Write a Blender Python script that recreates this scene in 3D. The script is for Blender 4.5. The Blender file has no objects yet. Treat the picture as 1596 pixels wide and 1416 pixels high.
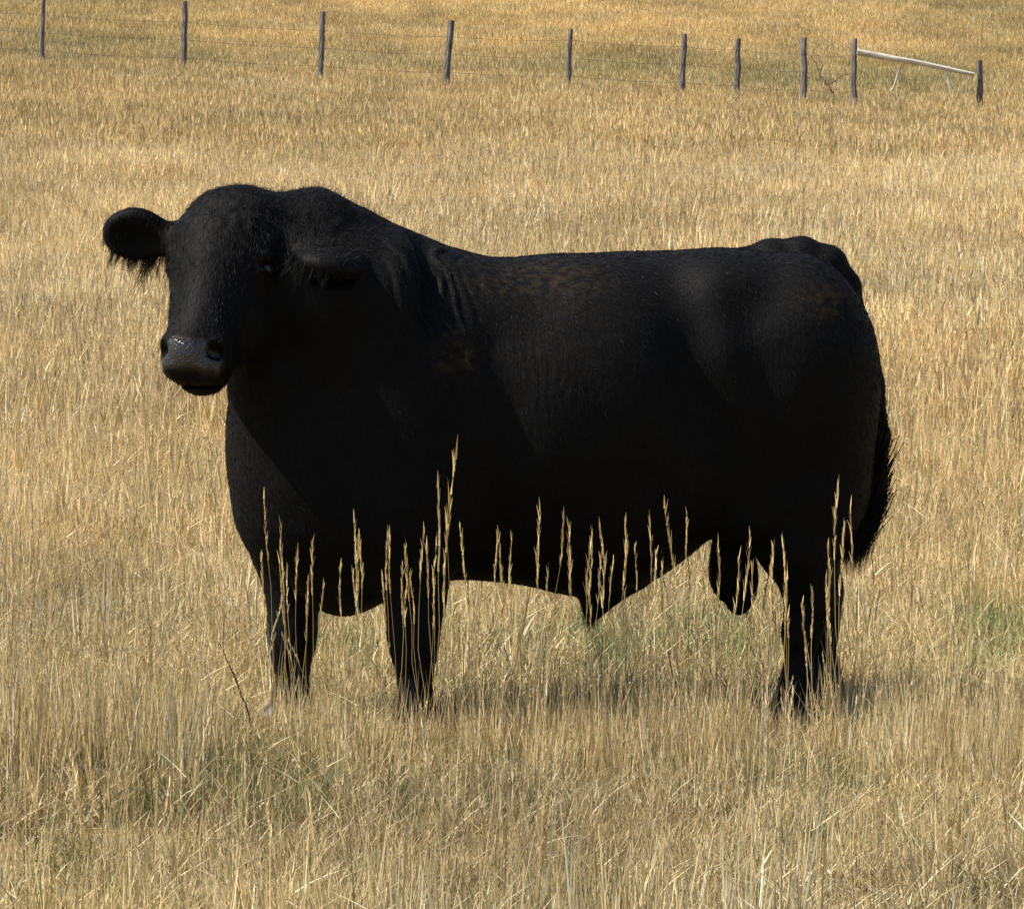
import bpy, math, random
import numpy as np
from mathutils import Vector, Matrix
random.seed(7)
rng = np.random.default_rng(7)
scene = bpy.context.scene
C = scene.collection

# ------------------------------------------------------------------ camera
PITCH = math.atan(778.0 / 7280.0)          # looking slightly down onto the pasture
CAM_Y, CAM_H = -14.0, 2.327
FPX = 7280.0 / math.cos(PITCH)
cam_d = bpy.data.cameras.new('camera')
cam_d.sensor_fit = 'HORIZONTAL'
cam_d.sensor_width = 36.0
cam_d.lens = FPX / 1596.0 * 36.0
cam_d.clip_start = 0.5
cam_d.clip_end = 2000.0
cam = bpy.data.objects.new('camera', cam_d)
C.objects.link(cam)
cam.location = (0.0, CAM_Y, CAM_H)
cam.rotation_euler = (math.pi / 2 - PITCH, 0, 0)
scene.camera = cam

# ------------------------------------------------------------------ sky and sun
SUN_EL, SUN_AZ = math.radians(49), math.radians(7)   # azimuth: from the left, swung towards the camera
to_sun = Vector((-math.cos(SUN_AZ) * math.cos(SUN_EL), -math.sin(SUN_AZ) * math.cos(SUN_EL), math.sin(SUN_EL)))
world = bpy.data.worlds.new('World')
scene.world = world
world.use_nodes = True
nt = world.node_tree
nt.nodes.clear()
sky = nt.nodes.new('ShaderNodeTexSky')
sky.sky_type = 'NISHITA'
sky.sun_disc = False
sky.sun_elevation = SUN_EL
sky.sun_rotation = math.atan2(to_sun.x, to_sun.y) % (2 * math.pi)
bg = nt.nodes.new('ShaderNodeBackground')
bg.inputs['Strength'].default_value = 0.085
wo = nt.nodes.new('ShaderNodeOutputWorld')
nt.links.new(sky.outputs[0], bg.inputs['Color'])
nt.links.new(bg.outputs[0], wo.inputs['Surface'])
sun_d = bpy.data.lights.new('sun', 'SUN')
sun_d.energy = 5.0
sun_d.angle = math.radians(0.53)
sun_d.color = (1.0, 0.95, 0.86)
sun = bpy.data.objects.new('sun', sun_d)
C.objects.link(sun)
sun.rotation_euler = to_sun.to_track_quat('Z', 'Y').to_euler()
scene.view_settings.view_transform = 'Standard'
scene.view_settings.look = 'None'
scene.view_settings.exposure = 1.0
scene.view_settings.gamma = 1.0
scene.view_settings.use_curve_mapping = False

# ------------------------------------------------------------------ helpers
_cp, _sp = math.cos(PITCH), math.sin(PITCH)
def W(px, py, Y=0.0):
    """a point of the photograph on the plane of depth Y -> world"""
    a = (px - 798.0) / FPX
    b = -(py - 708.0) / FPX
    dx, dy, dz = a, _cp + b * _sp, -_sp + b * _cp
    t = (Y - CAM_Y) / dy
    return np.array((t * dx, Y, CAM_H + t * dz))

def smooth01(x):
    x = np.clip(x, 0, 1)
    return x * x * (3 - 2 * x)

def ground_z(x, y):
    x = np.asarray(x, float); y = np.asarray(y, float)
    s = smooth01((y - 22) / 50.0)
    z = s * (-0.048 * np.clip(x, -40, 40) - 0.50)
    up = np.clip(y - 80.0, 0, None)
    z = z + np.where(up < 30, 0.055 * up * up / 60.0, 0.055 * (up - 15))
    far = smooth01((y - 200) / 160.0)
    z = z + far * (6 * np.sin(x * 0.021 + 1.0) + 3 * np.sin(x * 0.057 + y * 0.02))
    z = z + 0.025 * np.sin(x * 1.3 + 0.7 * y) * np.cos(y * 0.45 - 0.6 * x) * smooth01((np.hypot(x, y) - 1.5) / 3)
    return z

def mesh_obj(name, verts, faces, mat=None, parent=None, smooth=False):
    me = bpy.data.meshes.new(name)
    me.from_pydata([tuple(map(float, v)) for v in verts], [], [tuple(map(int, f)) for f in faces])
    me.update()
    if smooth:
        me.polygons.foreach_set('use_smooth', np.ones(len(me.polygons), bool))
    if mat: me.materials.append(mat)
    o = bpy.data.objects.new(name, me)
    C.objects.link(o)
    if parent is not None: o.parent = parent
    return o

def fast_mesh(name, V, F):
    """V (n,3), F (m,3) or (m,4) arrays -> mesh"""
    V = np.ascontiguousarray(V, np.float32); F = np.ascontiguousarray(F, np.int32)
    me = bpy.data.meshes.new(name)
    k = F.shape[1]
    me.vertices.add(len(V)); me.vertices.foreach_set('co', V.ravel())
    me.loops.add(F.size); me.loops.foreach_set('vertex_index', F.ravel())
    me.polygons.add(len(F))
    me.polygons.foreach_set('loop_start', np.arange(0, F.size, k, dtype=np.int32))
    me.update(calc_edges=True)
    me.validate()
    return me

def add_attr(me, name, data, domain='POINT'):
    data = np.asarray(data, np.float32)
    if data.ndim == 1:
        a = me.attributes.new(name, 'FLOAT', domain); a.data.foreach_set('value', data)
    else:
        if data.shape[1] == 3: data = np.c_[data, np.ones(len(data), np.float32)]
        a = me.attributes.new(name, 'FLOAT_COLOR', domain); a.data.foreach_set('color', np.ascontiguousarray(data, np.float32).ravel())

def tag(o, label=None, cat=None, group=None, kind=None):
    if label: o['label'] = label
    if cat: o['category'] = cat
    if group: o['group'] = group
    if kind: o['kind'] = kind
    return o

def empty(name, loc):
    o = bpy.data.objects.new(name, None)
    o.location = tuple(map(float, loc)); o.empty_display_size = 0.2
    C.objects.link(o)
    return o

def new_mat(name):
    m = bpy.data.materials.new(name); m.use_nodes = True
    n = m.node_tree.nodes; l = m.node_tree.links
    return m, n, l, n['Principled BSDF']

def nd(n, kind, **kw):
    x = n.new(kind)
    for k, v in kw.items(): setattr(x, k, v)
    return x
# ------------------------------------------------------------------ the bull: one continuous implicit surface
class Field:
    def __init__(s, xs, ys, zs):
        s.xs, s.ys, s.zs = [np.asarray(a, np.float32) for a in (xs, ys, zs)]
        s.f = np.full((len(xs), len(ys), len(zs)), 0.6, np.float32)
    def box(s, lo, hi):
        sl = []
        for a, l, h in zip((s.xs, s.ys, s.zs), lo, hi):
            i, j = np.searchsorted(a, l), np.searchsorted(a, h)
            sl.append(slice(max(i - 1, 0), min(j + 1, len(a))))
        X = s.xs[sl[0]][:, None, None]; Y = s.ys[sl[1]][None, :, None]; Z = s.zs[sl[2]][None, None, :]
        return tuple(sl), X, Y, Z
    def join(s, sl, d, k):
        a = s.f[sl]
        h = np.maximum(k - np.abs(a - d), 0) / k
        s.f[sl] = np.minimum(a, d) - h * h * k * 0.25
    def cut(s, sl, d, k):
        a = s.f[sl]; d = -d
        h = np.maximum(k - np.abs(a - d), 0) / k
        s.f[sl] = np.maximum(a, d) + h * h * k * 0.25
    def ell(s, c, r, k=0.05, R=None, cut=False):
        c = np.asarray(c, float); r = np.asarray(r, float)
        m = (max(r) if R is not None else r) + k * 1.2
        sl, X, Y, Z = s.box(c - m, c + m)
        X, Y, Z = X - c[0], Y - c[1], Z - c[2]
        if R is not None:
            R = np.asarray(R)     # rows: local axes in world
            P = [R[i, 0] * X + R[i, 1] * Y + R[i, 2] * Z for i in range(3)]
        else: P = [X, Y, Z]
        k0 = np.sqrt((P[0] / r[0]) ** 2 + (P[1] / r[1]) ** 2 + (P[2] / r[2]) ** 2)
        k1 = np.sqrt((P[0] / r[0] ** 2) ** 2 + (P[1] / r[1] ** 2) ** 2 + (P[2] / r[2] ** 2) ** 2) + 1e-6
        d = (k0 * (k0 - 1) / k1).astype(np.float32)
        (s.cut if cut else s.join)(sl, d, k)
    def cone(s, a, ra, b, rb, k=0.05, cut=False):
        a = np.asarray(a, float); b = np.asarray(b, float)
        m = max(ra, rb) + k * 1.2
        sl, X, Y, Z = s.box(np.minimum(a, b) - m, np.maximum(a, b) + m)
        ba = b - a; L2 = float(ba @ ba)
        X, Y, Z = X - a[0], Y - a[1], Z - a[2]
        t = np.clip((X * ba[0] + Y * ba[1] + Z * ba[2]) / L2, 0, 1)
        d = np.sqrt((X - t * ba[0]) ** 2 + (Y - t * ba[1]) ** 2 + (Z - t * ba[2]) ** 2) - (ra + (rb - ra) * t)
        (s.cut if cut else s.join)(sl, d.astype(np.float32), k)
    def chain(s, pts, k=0.05):
        for (a, ra), (b, rb) in zip(pts[:-1], pts[1:]): s.cone(a, ra, b, rb, k)

def spline(xk, yk, x):
    """monotone-ish cubic (Catmull-Rom) interpolation, numpy only"""
    xk = np.asarray(xk, float); yk = np.asarray(yk, float)
    m = np.gradient(yk, xk)
    i = np.clip(np.searchsorted(xk, x) - 1, 0, len(xk) - 2)
    h = xk[i + 1] - xk[i]; t = np.clip((x - xk[i]) / h, 0, 1)
    return ((2 * t**3 - 3 * t**2 + 1) * yk[i] + (t**3 - 2 * t**2 + t) * h * m[i]
            + (-2 * t**3 + 3 * t**2) * yk[i + 1] + (t**3 - t**2) * h * m[i + 1])

def surface_nets(F):
    f = F.f; s = f < 0
    nx, ny, nz = f.shape
    cnt = np.zeros((nx - 1, ny - 1, nz - 1), np.int8)
    for i in (0, 1):
        for j in (0, 1):
            for k in (0, 1):
                cnt += s[i:nx - 1 + i, j:ny - 1 + j, k:nz - 1 + k]
    act = (cnt > 0) & (cnt < 8)
    I, J, K = np.nonzero(act)
    idx = np.full(act.shape, -1, np.int32); idx[I, J, K] = np.arange(len(I))
    acc = np.zeros((len(I), 3)); num = np.zeros(len(I))
    G = (F.xs, F.ys, F.zs)
    for ax in range(3):
        o = [a for a in range(3) if a != ax]
        for u in (0, 1):
            for v in (0, 1):
                p = [I.copy(), J.copy(), K.copy()]; p[o[0]] += u; p[o[1]] += v
                q = [a.copy() for a in p]; q[ax] += 1
                fa = f[p[0], p[1], p[2]]; fb = f[q[0], q[1], q[2]]
                m = (fa < 0) != (fb < 0)
                t = np.where(m, fa / np.where(m, fa - fb, 1), 0)
                for d in range(3):
                    ca = G[d][p[d]]
                    if d == ax: ca = ca + t * (G[d][q[d]] - ca)
                    acc[:, d] += np.where(m, ca, 0)
                num += m
    V = acc / num[:, None]
    quads = []
    for ax in range(3):
        o = [(ax + 1) % 3, (ax + 2) % 3]
        sa = [slice(None)] * 3; sb = [slice(None)] * 3
        sa[ax] = slice(0, -1); sb[ax] = slice(1, None)
        A, B = s[tuple(sa)], s[tuple(sb)]
        E = np.argwhere(A != B)
        lim = np.array(act.shape)
        ok = (E[:, o[0]] > 0) & (E[:, o[1]] > 0) & (E[:, o[0]] < lim[o[0]]) & (E[:, o[1]] < lim[o[1]])
        E = E[ok]
        inside = A[E[:, 0], E[:, 1], E[:, 2]]
        def cell(du, dv):
            c = E.copy(); c[:, o[0]] -= du; c[:, o[1]] -= dv
            return idx[c[:, 0], c[:, 1], c[:, 2]]
        q = np.stack([cell(1, 1), cell(0, 1), cell(0, 0), cell(1, 0)], 1)
        q[~inside] = q[~inside][:, ::-1]
        quads.append(q)
    Q = np.concatenate(quads)
    return V, Q[(Q >= 0).all(1)]

def edges_of(Q):
    e = np.concatenate([Q[:, [0, 1]], Q[:, [1, 2]], Q[:, [2, 3]], Q[:, [3, 0]]])
    e.sort(1)
    return np.unique(e, axis=0)

def relax(V, E, n, lam=0.5):
    deg = np.bincount(E.ravel(), minlength=len(V)).astype(float)[:, None]
    for it in range(2 * n):
        l = lam if it % 2 == 0 else -lam * 1.04
        S = np.zeros_like(V)
        for d in range(3):
            S[:, d] = np.bincount(E[:, 0], V[E[:, 1], d], len(V)) + np.bincount(E[:, 1], V[E[:, 0], d], len(V))
        V = V + l * (S / deg - V)
    return V

def normals_of(V, Q):
    n = np.cross(V[Q[:, 2]] - V[Q[:, 0]], V[Q[:, 3]] - V[Q[:, 1]])
    N = np.zeros_like(V)
    for c in range(4):
        for d in range(3): N[:, d] += np.bincount(Q[:, c], n[:, d], len(V))
    return N / (np.linalg.norm(N, axis=1, keepdims=True) + 1e-12)

px = 1 / 520.0
def seq(*bands):
    out = []
    for a, b, st in bands: out.append(np.arange(a, b - st * 0.01, st))
    return np.concatenate(out)
F = Field(seq((-1.32, -0.40, 0.0058), (-0.40, 1.22, 0.010)),
          seq((-0.86, -0.28, 0.0062), (-0.28, 0.50, 0.010)),
          seq((-0.05, 0.84, 0.0105), (0.84, 1.76, 0.0062)))

YAW = 0.13
def yc(p): return -YAW + 2 * YAW * (np.clip(p, 370, 1370) - 370) / 1000.0

# --- trunk, lofted through stations read along the body
st = [  # px, top, bottom, half width, widest level (0 bottom .. 1 top)
    (352, 668, 716, .040, .5), (372, 610, 790, .13, .5), (420, 560, 868, .24, .5), (470, 510, 928, .30, .48), (530, 452, 955, .335, .48),
    (600, 412, 934, .36, .48), (700, 396, 903, .375, .5), (760, 403, 904, .375, .5), (820, 406, 911, .385, .48), (905, 400, 928, .395, .47),
    (960, 394, 922, .395, .47), (1020, 391, 902, .38, .5), (1070, 390, 868, .36, .55), (1112, 391, 832, .335, .6), (1180, 402, 790, .31, .6),
    (1250, 426, 752, .285, .6), (1305, 462, 710, .24, .6), (1340, 506, 660, .17, .6), (1362, 560, 615, .07, .5)]
sx = np.array([W(p, 650, yc(p))[0] for p, *_ in st])
szt = np.array([W(p, t, yc(p))[2] for p, t, *_ in st])
szb = np.array([W(p, b, yc(p) - 0.02)[2] for p, t, b, *_ in st])
shw = np.array([h for *_, h, l in st]); slv = np.array([l for *_, l in st])
syc = np.array([yc(p) for p, *_ in st])
sl, X, Y, Z = F.box((sx[0] - 0.02, -0.62, 0.2), (sx[-1] + 0.02, 0.62, 1.55))
xv = X.ravel()
zt, zb, hw, lv, y0 = [spline(sx, a, xv)[:, None, None] for a in (szt, szb, shw, slv, syc)]
zm = zb + (zt - zb) * lv
hz = np.where(Z > zm, zt - zm, zm - zb)
e = np.where(Z > zm, 2.15, 2.0)
hzz = np.maximum(hz, 0.02); hww = np.maximum(hw, 0.02)
r = (np.abs((Y - y0) / hww) ** 2.25 + np.abs((Z - zm) / hzz) ** e) ** (1 / 2.2)
d = (r - 1) * np.minimum(hzz, hww)
inside_x = (X >= sx[0]) & (X <= sx[-1])
d = np.where(inside_x, d, np.maximum(d, 0.03) + 0.05)
F.join(sl, d.astype(np.float32), 0.02)

def P(x, y, Yd): return W(x, y, Yd)
# near side muscle groups
F.ell(P(428, 795, .02), (.072, .10, .12), .05)            # far forearm
F.ell(P(640, 640, -0.29), (.25, .155, .34), .12)          # shoulder
F.ell(P(620, 790, -0.28), (.19, .14, .17), .12)           # upper arm
F.ell(P(740, 490, -0.20), (.16, .15, .12), .09)           # top of shoulder blade
F.ell(P(880, 620, -0.12), (.34, .29, .36), .15)           # ribs
F.ell(P(1245, 590, -0.015), (.235, .235, .37), .10)       # thigh
F.ell(P(1130, 446, -0.05), (.10, .13, .07), .11)          # hip bone
F.ell(P(1255, 760, 0.0), (.17, .165, .19), .10)           # lower thigh
F.ell(P(1255, 600, 0.24), (.22, .18, .37), .10)           # far thigh
F.ell(P(500, 640, 0.02), (.24, .19, .36), .12)            # far shoulder
F.ell(P(1050, 720, -0.02), (.14, .22, .16), .14)          # flank
F.cone(P(1110, 560, -0.11), .10, P(1160, 800, -0.12), .085, .10)    # stifle fold
# brisket and dewlap
F.cone(P(440, 585, -.26), .165, P(475, 775, -.17), .20, .10)
F.cone(P(480, 795, -.15), .18, P(540, 880, -.12), .11, .08)
# neck
F.cone(P(510, 455, -.28), .215, P(690, 575, -.12), .30, .10)
F.chain([(P(438, 366, -.30), .095), (P(492, 362, -.27), .110), (P(550, 396, -.21), .118), (P(620, 438, -.15), .125), (P(720, 482, -.08), .12)], .07)
F.cone(P(395, 345, -.33), .085, P(470, 360, -.28), .10, .06)
F.cone(P(590, 440, -.33), .10, P(640, 520, -.30), .09, .10)          # cheek of the neck behind the ear
# forelegs: far one set forward, near one under the shoulder
def foreleg(pts, k=.06): F.chain([(P(a, b, c), rr) for a, b, c, rr in pts], k)
foreleg([(436, 745, .04, .105), (450, 850, .05, .105), (457, 920, .05, .072), (455, 985, .04, .062), (455, 1015, .04, .048), (455, 1060, .045, .036), (455, 1095, .045, .046), (452, 1118, .03, .05)])
foreleg([(636, 800, -.26, .14), (644, 870, -.27, .10), (648, 935, -.28, .074), (644, 990, -.29, .063), (646, 1020, -.285, .049), (648, 1068, -.28, .037), (646, 1103, -.285, .047), (642, 1128, -.30, .05)])
# hind legs
foreleg([(1240, 780, -.03, .15), (1240, 850, -.05, .105), (1260, 912, -.03, .064), (1264, 940, -.02, .060), (1249, 985, -.03, .046), (1243, 1060, -.04, .038), (1242, 1095, -.045, .048), (1236, 1120, -.06, .05)])
foreleg([(1255, 780, .24, .15), (1254, 850, .23, .095), (1270, 900, .25, .062), (1277, 926, .26, .058), (1278, 975, .25, .046), (1284, 1050, .24, .038), (1284, 1080, .235, .046), (1275, 1106, .22, .05)])
# scrotum, sheath
F.cone(P(1146, 800, .10), .055, P(1140, 895, .09), .060, .03)
F.ell(P(1152, 900, .12), (.058, .055, .115), .03)
F.ell(P(1133, 885, .07), (.050, .05, .105), .03)
F.cone(P(942, 890, .0), .06, P(922, 950, -.01), .024, .05)
F.cone(P(985, 900, .0), .03, P(930, 945, -.01), .022, .05)
F.ell(P(1285, 730, 0.02), (.128, .16, .22), .08)
F.ell(P(1304, 600, 0.06), (.110, .17, .22), .08)
# tail
F.chain([(P(1150, 408, .09), .034), (P(1200, 399, .10), .046), (P(1250, 397, .10), .052), (P(1290, 412, .10), .054), (P(1317, 446, .11), .044),
         (P(1340, 520, .12), .030), (P(1362, 600, .12), .030), (P(1371, 680, .11), .029), (P(1369, 750, .10), .026), (P(1354, 810, .09), .014)], .022)

# --- head, in its own frame: s across (towards the bull's left), n out of the face, w from poll to muzzle
PSI, TILT = math.radians(20), math.radians(36)
Fh = np.array((-math.sin(PSI), -math.cos(PSI), 0.0))
hs = np.array((math.cos(PSI), -math.sin(PSI), 0.0))
hw_ = math.sin(TILT) * Fh + math.cos(TILT) * np.array((0, 0, -1.0))
hn = math.cos(TILT) * Fh + math.sin(TILT) * np.array((0, 0, 1.0))
HO = P(352, 294, -0.38)
HR = np.stack([hs, hn, hw_])
def H(s, n, w): return HO + s * hs + n * hn + w * hw_
def hell(c, r, k=.03, cut=False, spin=None):
    R = HR
    if spin is not None: R = np.asarray(spin) @ HR
    F.ell(H(*c), r, k, R, cut)
def hcone(a, ra, b, rb, k=.03, cut=False): F.cone(H(*a), ra, H(*b), rb, k, cut)
def rot(axis, deg):
    return np.array(Matrix.Rotation(math.radians(deg), 3, axis)).T
hell((0, -.13, .13), (.165, .15, .17), .06)                 # skull
hell((0, -.115, .035), (.135, .10, .085), .05)              # poll
hell((0, -.085, .15), (.140, .075, .15), .05)               # forehead
hcone((0, -.115, .24), .118, (0, -.092, .47), .088, .05)    # bridge of the nose
for q in (-1, 1):
    hell((q * .112, -.108, .190), (.054, .058, .068), .03)  # brow over the eye
    hell((q * .088, -.21, .27), (.075, .135, .165), .05)    # cheek and jaw
    hcone((q * .045, -.21, .34), .085, (q * .03, -.155, .50), .052, .05)
hell((0, -.102, .482), (.098, .085, .085), .05)            # muzzle
hell((0, -.090, .528), (.083, .062, .060), .03)            # nose pad, its face turned forward
hell((0, -.114, .548), (.080, .052, .036), .035)           # upper lip
hell((0, -.164, .535), (.078, .058, .056), .022)           # lower lip and chin
for q in (-1, 1):                                           # nostrils
    hell((q * .072, -.062, .508), (.029, .038, .038), .02)
    hell((q * .084, -.040, .522), (.027, .036, .021), .010, True, rot('Y', q * 45))
    hell((q * .052, -.085, .562), (.032, .034, .022), .025)   # fleshy lobes of the lip
    hell((q * .156, -.096, .208), (.022, .034, .018), .010, True)     # eye socket
    hell((q * .148, -.084, .186), (.022, .042, .015), .012)           # upper lid ridge
    hell((q * .146, -.094, .234), (.018, .036, .011), .010)           # lower lid
# mouth line and the groove of the nose
hell((0, -.152, .578), (.084, .040, .0030), .008, True, rot('X', 35))

# ears: leaf shaped, hollow in front
def ear(root, tip, face, length_pad=0.0, wid=.085):
    root, tip, face = map(np.asarray, (root, tip, face))
    ax = tip - root; L = np.linalg.norm(ax); ax = ax / L
    face = face - (face @ ax) * ax; face = face / np.linalg.norm(face)
    sd = np.cross(ax, face)
    R = np.stack([ax, sd, face])
    c = root + ax * L * 0.60
    F.cone(root - ax * .05, .056, root + ax * L * 0.36, .050, .05)
    F.ell(c, (L * 0.36, wid, .036), .03, R)
    F.ell(c + ax * L * .12 - sd * wid * .12, (L * 0.30, wid * .72, .030), .04, R)
    F.ell(c + face * .043 + ax * .008, (L * 0.33, wid * 0.70, .030), .014, R, True)
    return root, ax, sd, face, L
e_root = H(-.155, -.135, .105)
EAR_FAR = ear(e_root, P(166, 352, -.30), -0.85 * np.array((0.15, 1.0, 0)) + np.array((0, 0, -.35)), wid=.082)
n_root = H(.160, -.15, .095)
EAR_NEAR = ear(n_root, P(556, 420, -.50), np.array((-.30, .25, -.92)), wid=.105)

V, Q = surface_nets(F)
E = edges_of(Q)
V = relax(V, E, 3)
N = normals_of(V, Q)
# keep only the biggest connected island
lab = np.arange(len(V))
while True:
    m = np.minimum(lab[E[:, 0]], lab[E[:, 1]])
    new = lab.copy(); np.minimum.at(new, E[:, 0], m); np.minimum.at(new, E[:, 1], m)
    new = new[new]
    if (new == lab).all(): break
    lab = new
ids, cn = np.unique(lab, return_counts=True)
keep = lab == ids[np.argmax(cn)]
print('bull islands', len(ids), sorted(cn)[-5:], 'verts', len(V))
remap = np.cumsum(keep) - 1
Q = remap[Q[keep[Q].all(1)]]; V = V[keep]; N = N[keep]

def proj(V):
    """world -> photograph pixels, used to find where on the hide a fold or stain lies"""
    dx, dy, dz = V[:, 0], V[:, 1] - CAM_Y, V[:, 2] - CAM_H
    zc = dy * _cp - dz * _sp; yy = dy * _sp + dz * _cp
    return 798 + FPX * dx / zc, 708 - FPX * yy / zc
def vnoise(P, scale, seed=0):
    """smooth value noise"""
    r = np.random.default_rng(seed); T = r.random((32, 32, 32)).astype(np.float32)
    q = P * scale; i = np.floor(q).astype(int); t = q - i; t = t * t * (3 - 2 * t)
    out = 0
    for a in (0, 1):
        for b in (0, 1):
            for c in (0, 1):
                w = np.where(a, t[:, 0], 1 - t[:, 0]) * np.where(b, t[:, 1], 1 - t[:, 1]) * np.where(c, t[:, 2], 1 - t[:, 2])
                out = out + w * T[(i[:, 0] + a) % 32, (i[:, 1] + b) % 32, (i[:, 2] + c) % 32]
    return out - 0.5
# folds, wrinkles and muscle relief, along the normals
ux, uy = proj(V)
near = smooth01((-N[:, 1] + 0.1) / 0.4)
body_nz = vnoise(V, 9.0, 1)
disp = 0.007 * body_nz * smooth01((V[:, 2] - 0.35) / 0.4)
wob = 34 * vnoise(V, 7.0, 2) + 18 * vnoise(V, 20.0, 8)
m = np.exp(-((ux - 668) / 62) ** 2 - ((uy - 452) / 85) ** 2) * near
u = (ux - 0.42 * uy) + wob
disp += m * (.45 + 1.2 * (vnoise(V, 13, 31) + .3)) * (0.0068 * np.sin(u * 2 * math.pi / 19.0) + 0.0045 * np.sin(u * 2 * math.pi / 11.0 + 1))
gx = 662 - 0.00022 * (uy - 450) ** 2 + 0.05 * (uy - 450)
disp -= 0.022 * np.exp(-((ux - gx + wob * .3) / 17) ** 2) * np.exp(-((uy - 460) / 95) ** 4) * near   # deep crease of the neck
disp += 0.016 * np.exp(-((ux - gx + 34) / 24) ** 2) * np.exp(-((uy - 440) / 90) ** 4) * near
m = np.exp(-((ux - 850) / 75) ** 2 - ((uy - 600) / 60) ** 2) * near
disp += m * 0.0028 * np.sin((ux + wob * .7 - .1 * uy) * 2 * math.pi / 15.0) * (vnoise(V, 10, 5) + .6)
m = np.exp(-((ux - 705) / 45) ** 2 - ((uy - 560) / 50) ** 2) * near
disp += m * 0.012 * vnoise(V, 26, 3)
m = np.exp(-((ux - 385) / 90) ** 2 - ((uy - 345) / 55) ** 2) * near
disp += m * (0.008 * vnoise(V, 44, 4) + .008 * vnoise(V, 24, 14))
m = np.exp(-((ux - 520) / 60) ** 2 - ((uy - 350) / 50) ** 2) * near
disp += m * 0.008 * vnoise(V, 40, 6)
disp -= 0.040 * np.exp(-((ux - 1075 - .12 * (uy - 560)) / 42) ** 2 - ((uy - 590) / 120) ** 2) * near      # hollow of the flank
disp += 0.016 * np.exp(-((ux - 1140 - .22 * (uy - 580)) / 32) ** 2 - ((uy - 590) / 120) ** 2) * near     # front edge of the thigh
disp -= 0.016 * np.exp(-((ux - 1275 + .15 * (uy - 640)) / 26) ** 2 - ((uy - 660) / 110) ** 2) * near      # groove between the thigh muscles
disp -= 0.014 * np.exp(-((ux - 770 - .25 * (uy - 560)) / 30) ** 2 - ((uy - 590) / 120) ** 2) * near       # groove behind the shoulder
V = V + N * disp[:, None]
N = normals_of(V, Q)
ux, uy = proj(V)
L = (V - HO) @ HR.T                       # head coordinates of every point
on_head = smooth01((0.30 - np.abs(L[:, 0])) / .05) * smooth01((.34 + L[:, 1]) / .08) * smooth01((L[:, 2] + .12) / .03) * smooth01((.72 - L[:, 2]) / .02)
wet = smooth01((L[:, 2] - .492 - .75 * (np.abs(L[:, 0]) - .045).clip(0) + .03 * vnoise(V, 30, 12)) / .022) * on_head * smooth01((L[:, 1] + .112) / .03) * smooth01((.592 - L[:, 2] + .02 * vnoise(V, 40, 15)) / .03)
dirt = (0.9 * np.exp(-((ux - 845) / 85) ** 2 - ((uy - 432) / 34) ** 2) + 1.0 * np.exp(-((ux - 1300) / 48) ** 2 - ((uy - 468) / 26) ** 2)) * near * smooth01((V[:, 2] - .5) / .3)
dirt += 1.0 * np.exp(-((ux - 705) / 34) ** 2 - ((uy - 556) / 34) ** 2) * near + .20 * np.exp(-((ux - 890) / 130) ** 2 - ((uy - 540) / 80) ** 2) * near + .25 * smooth01((.45 - V[:, 2]) / .3)

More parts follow.
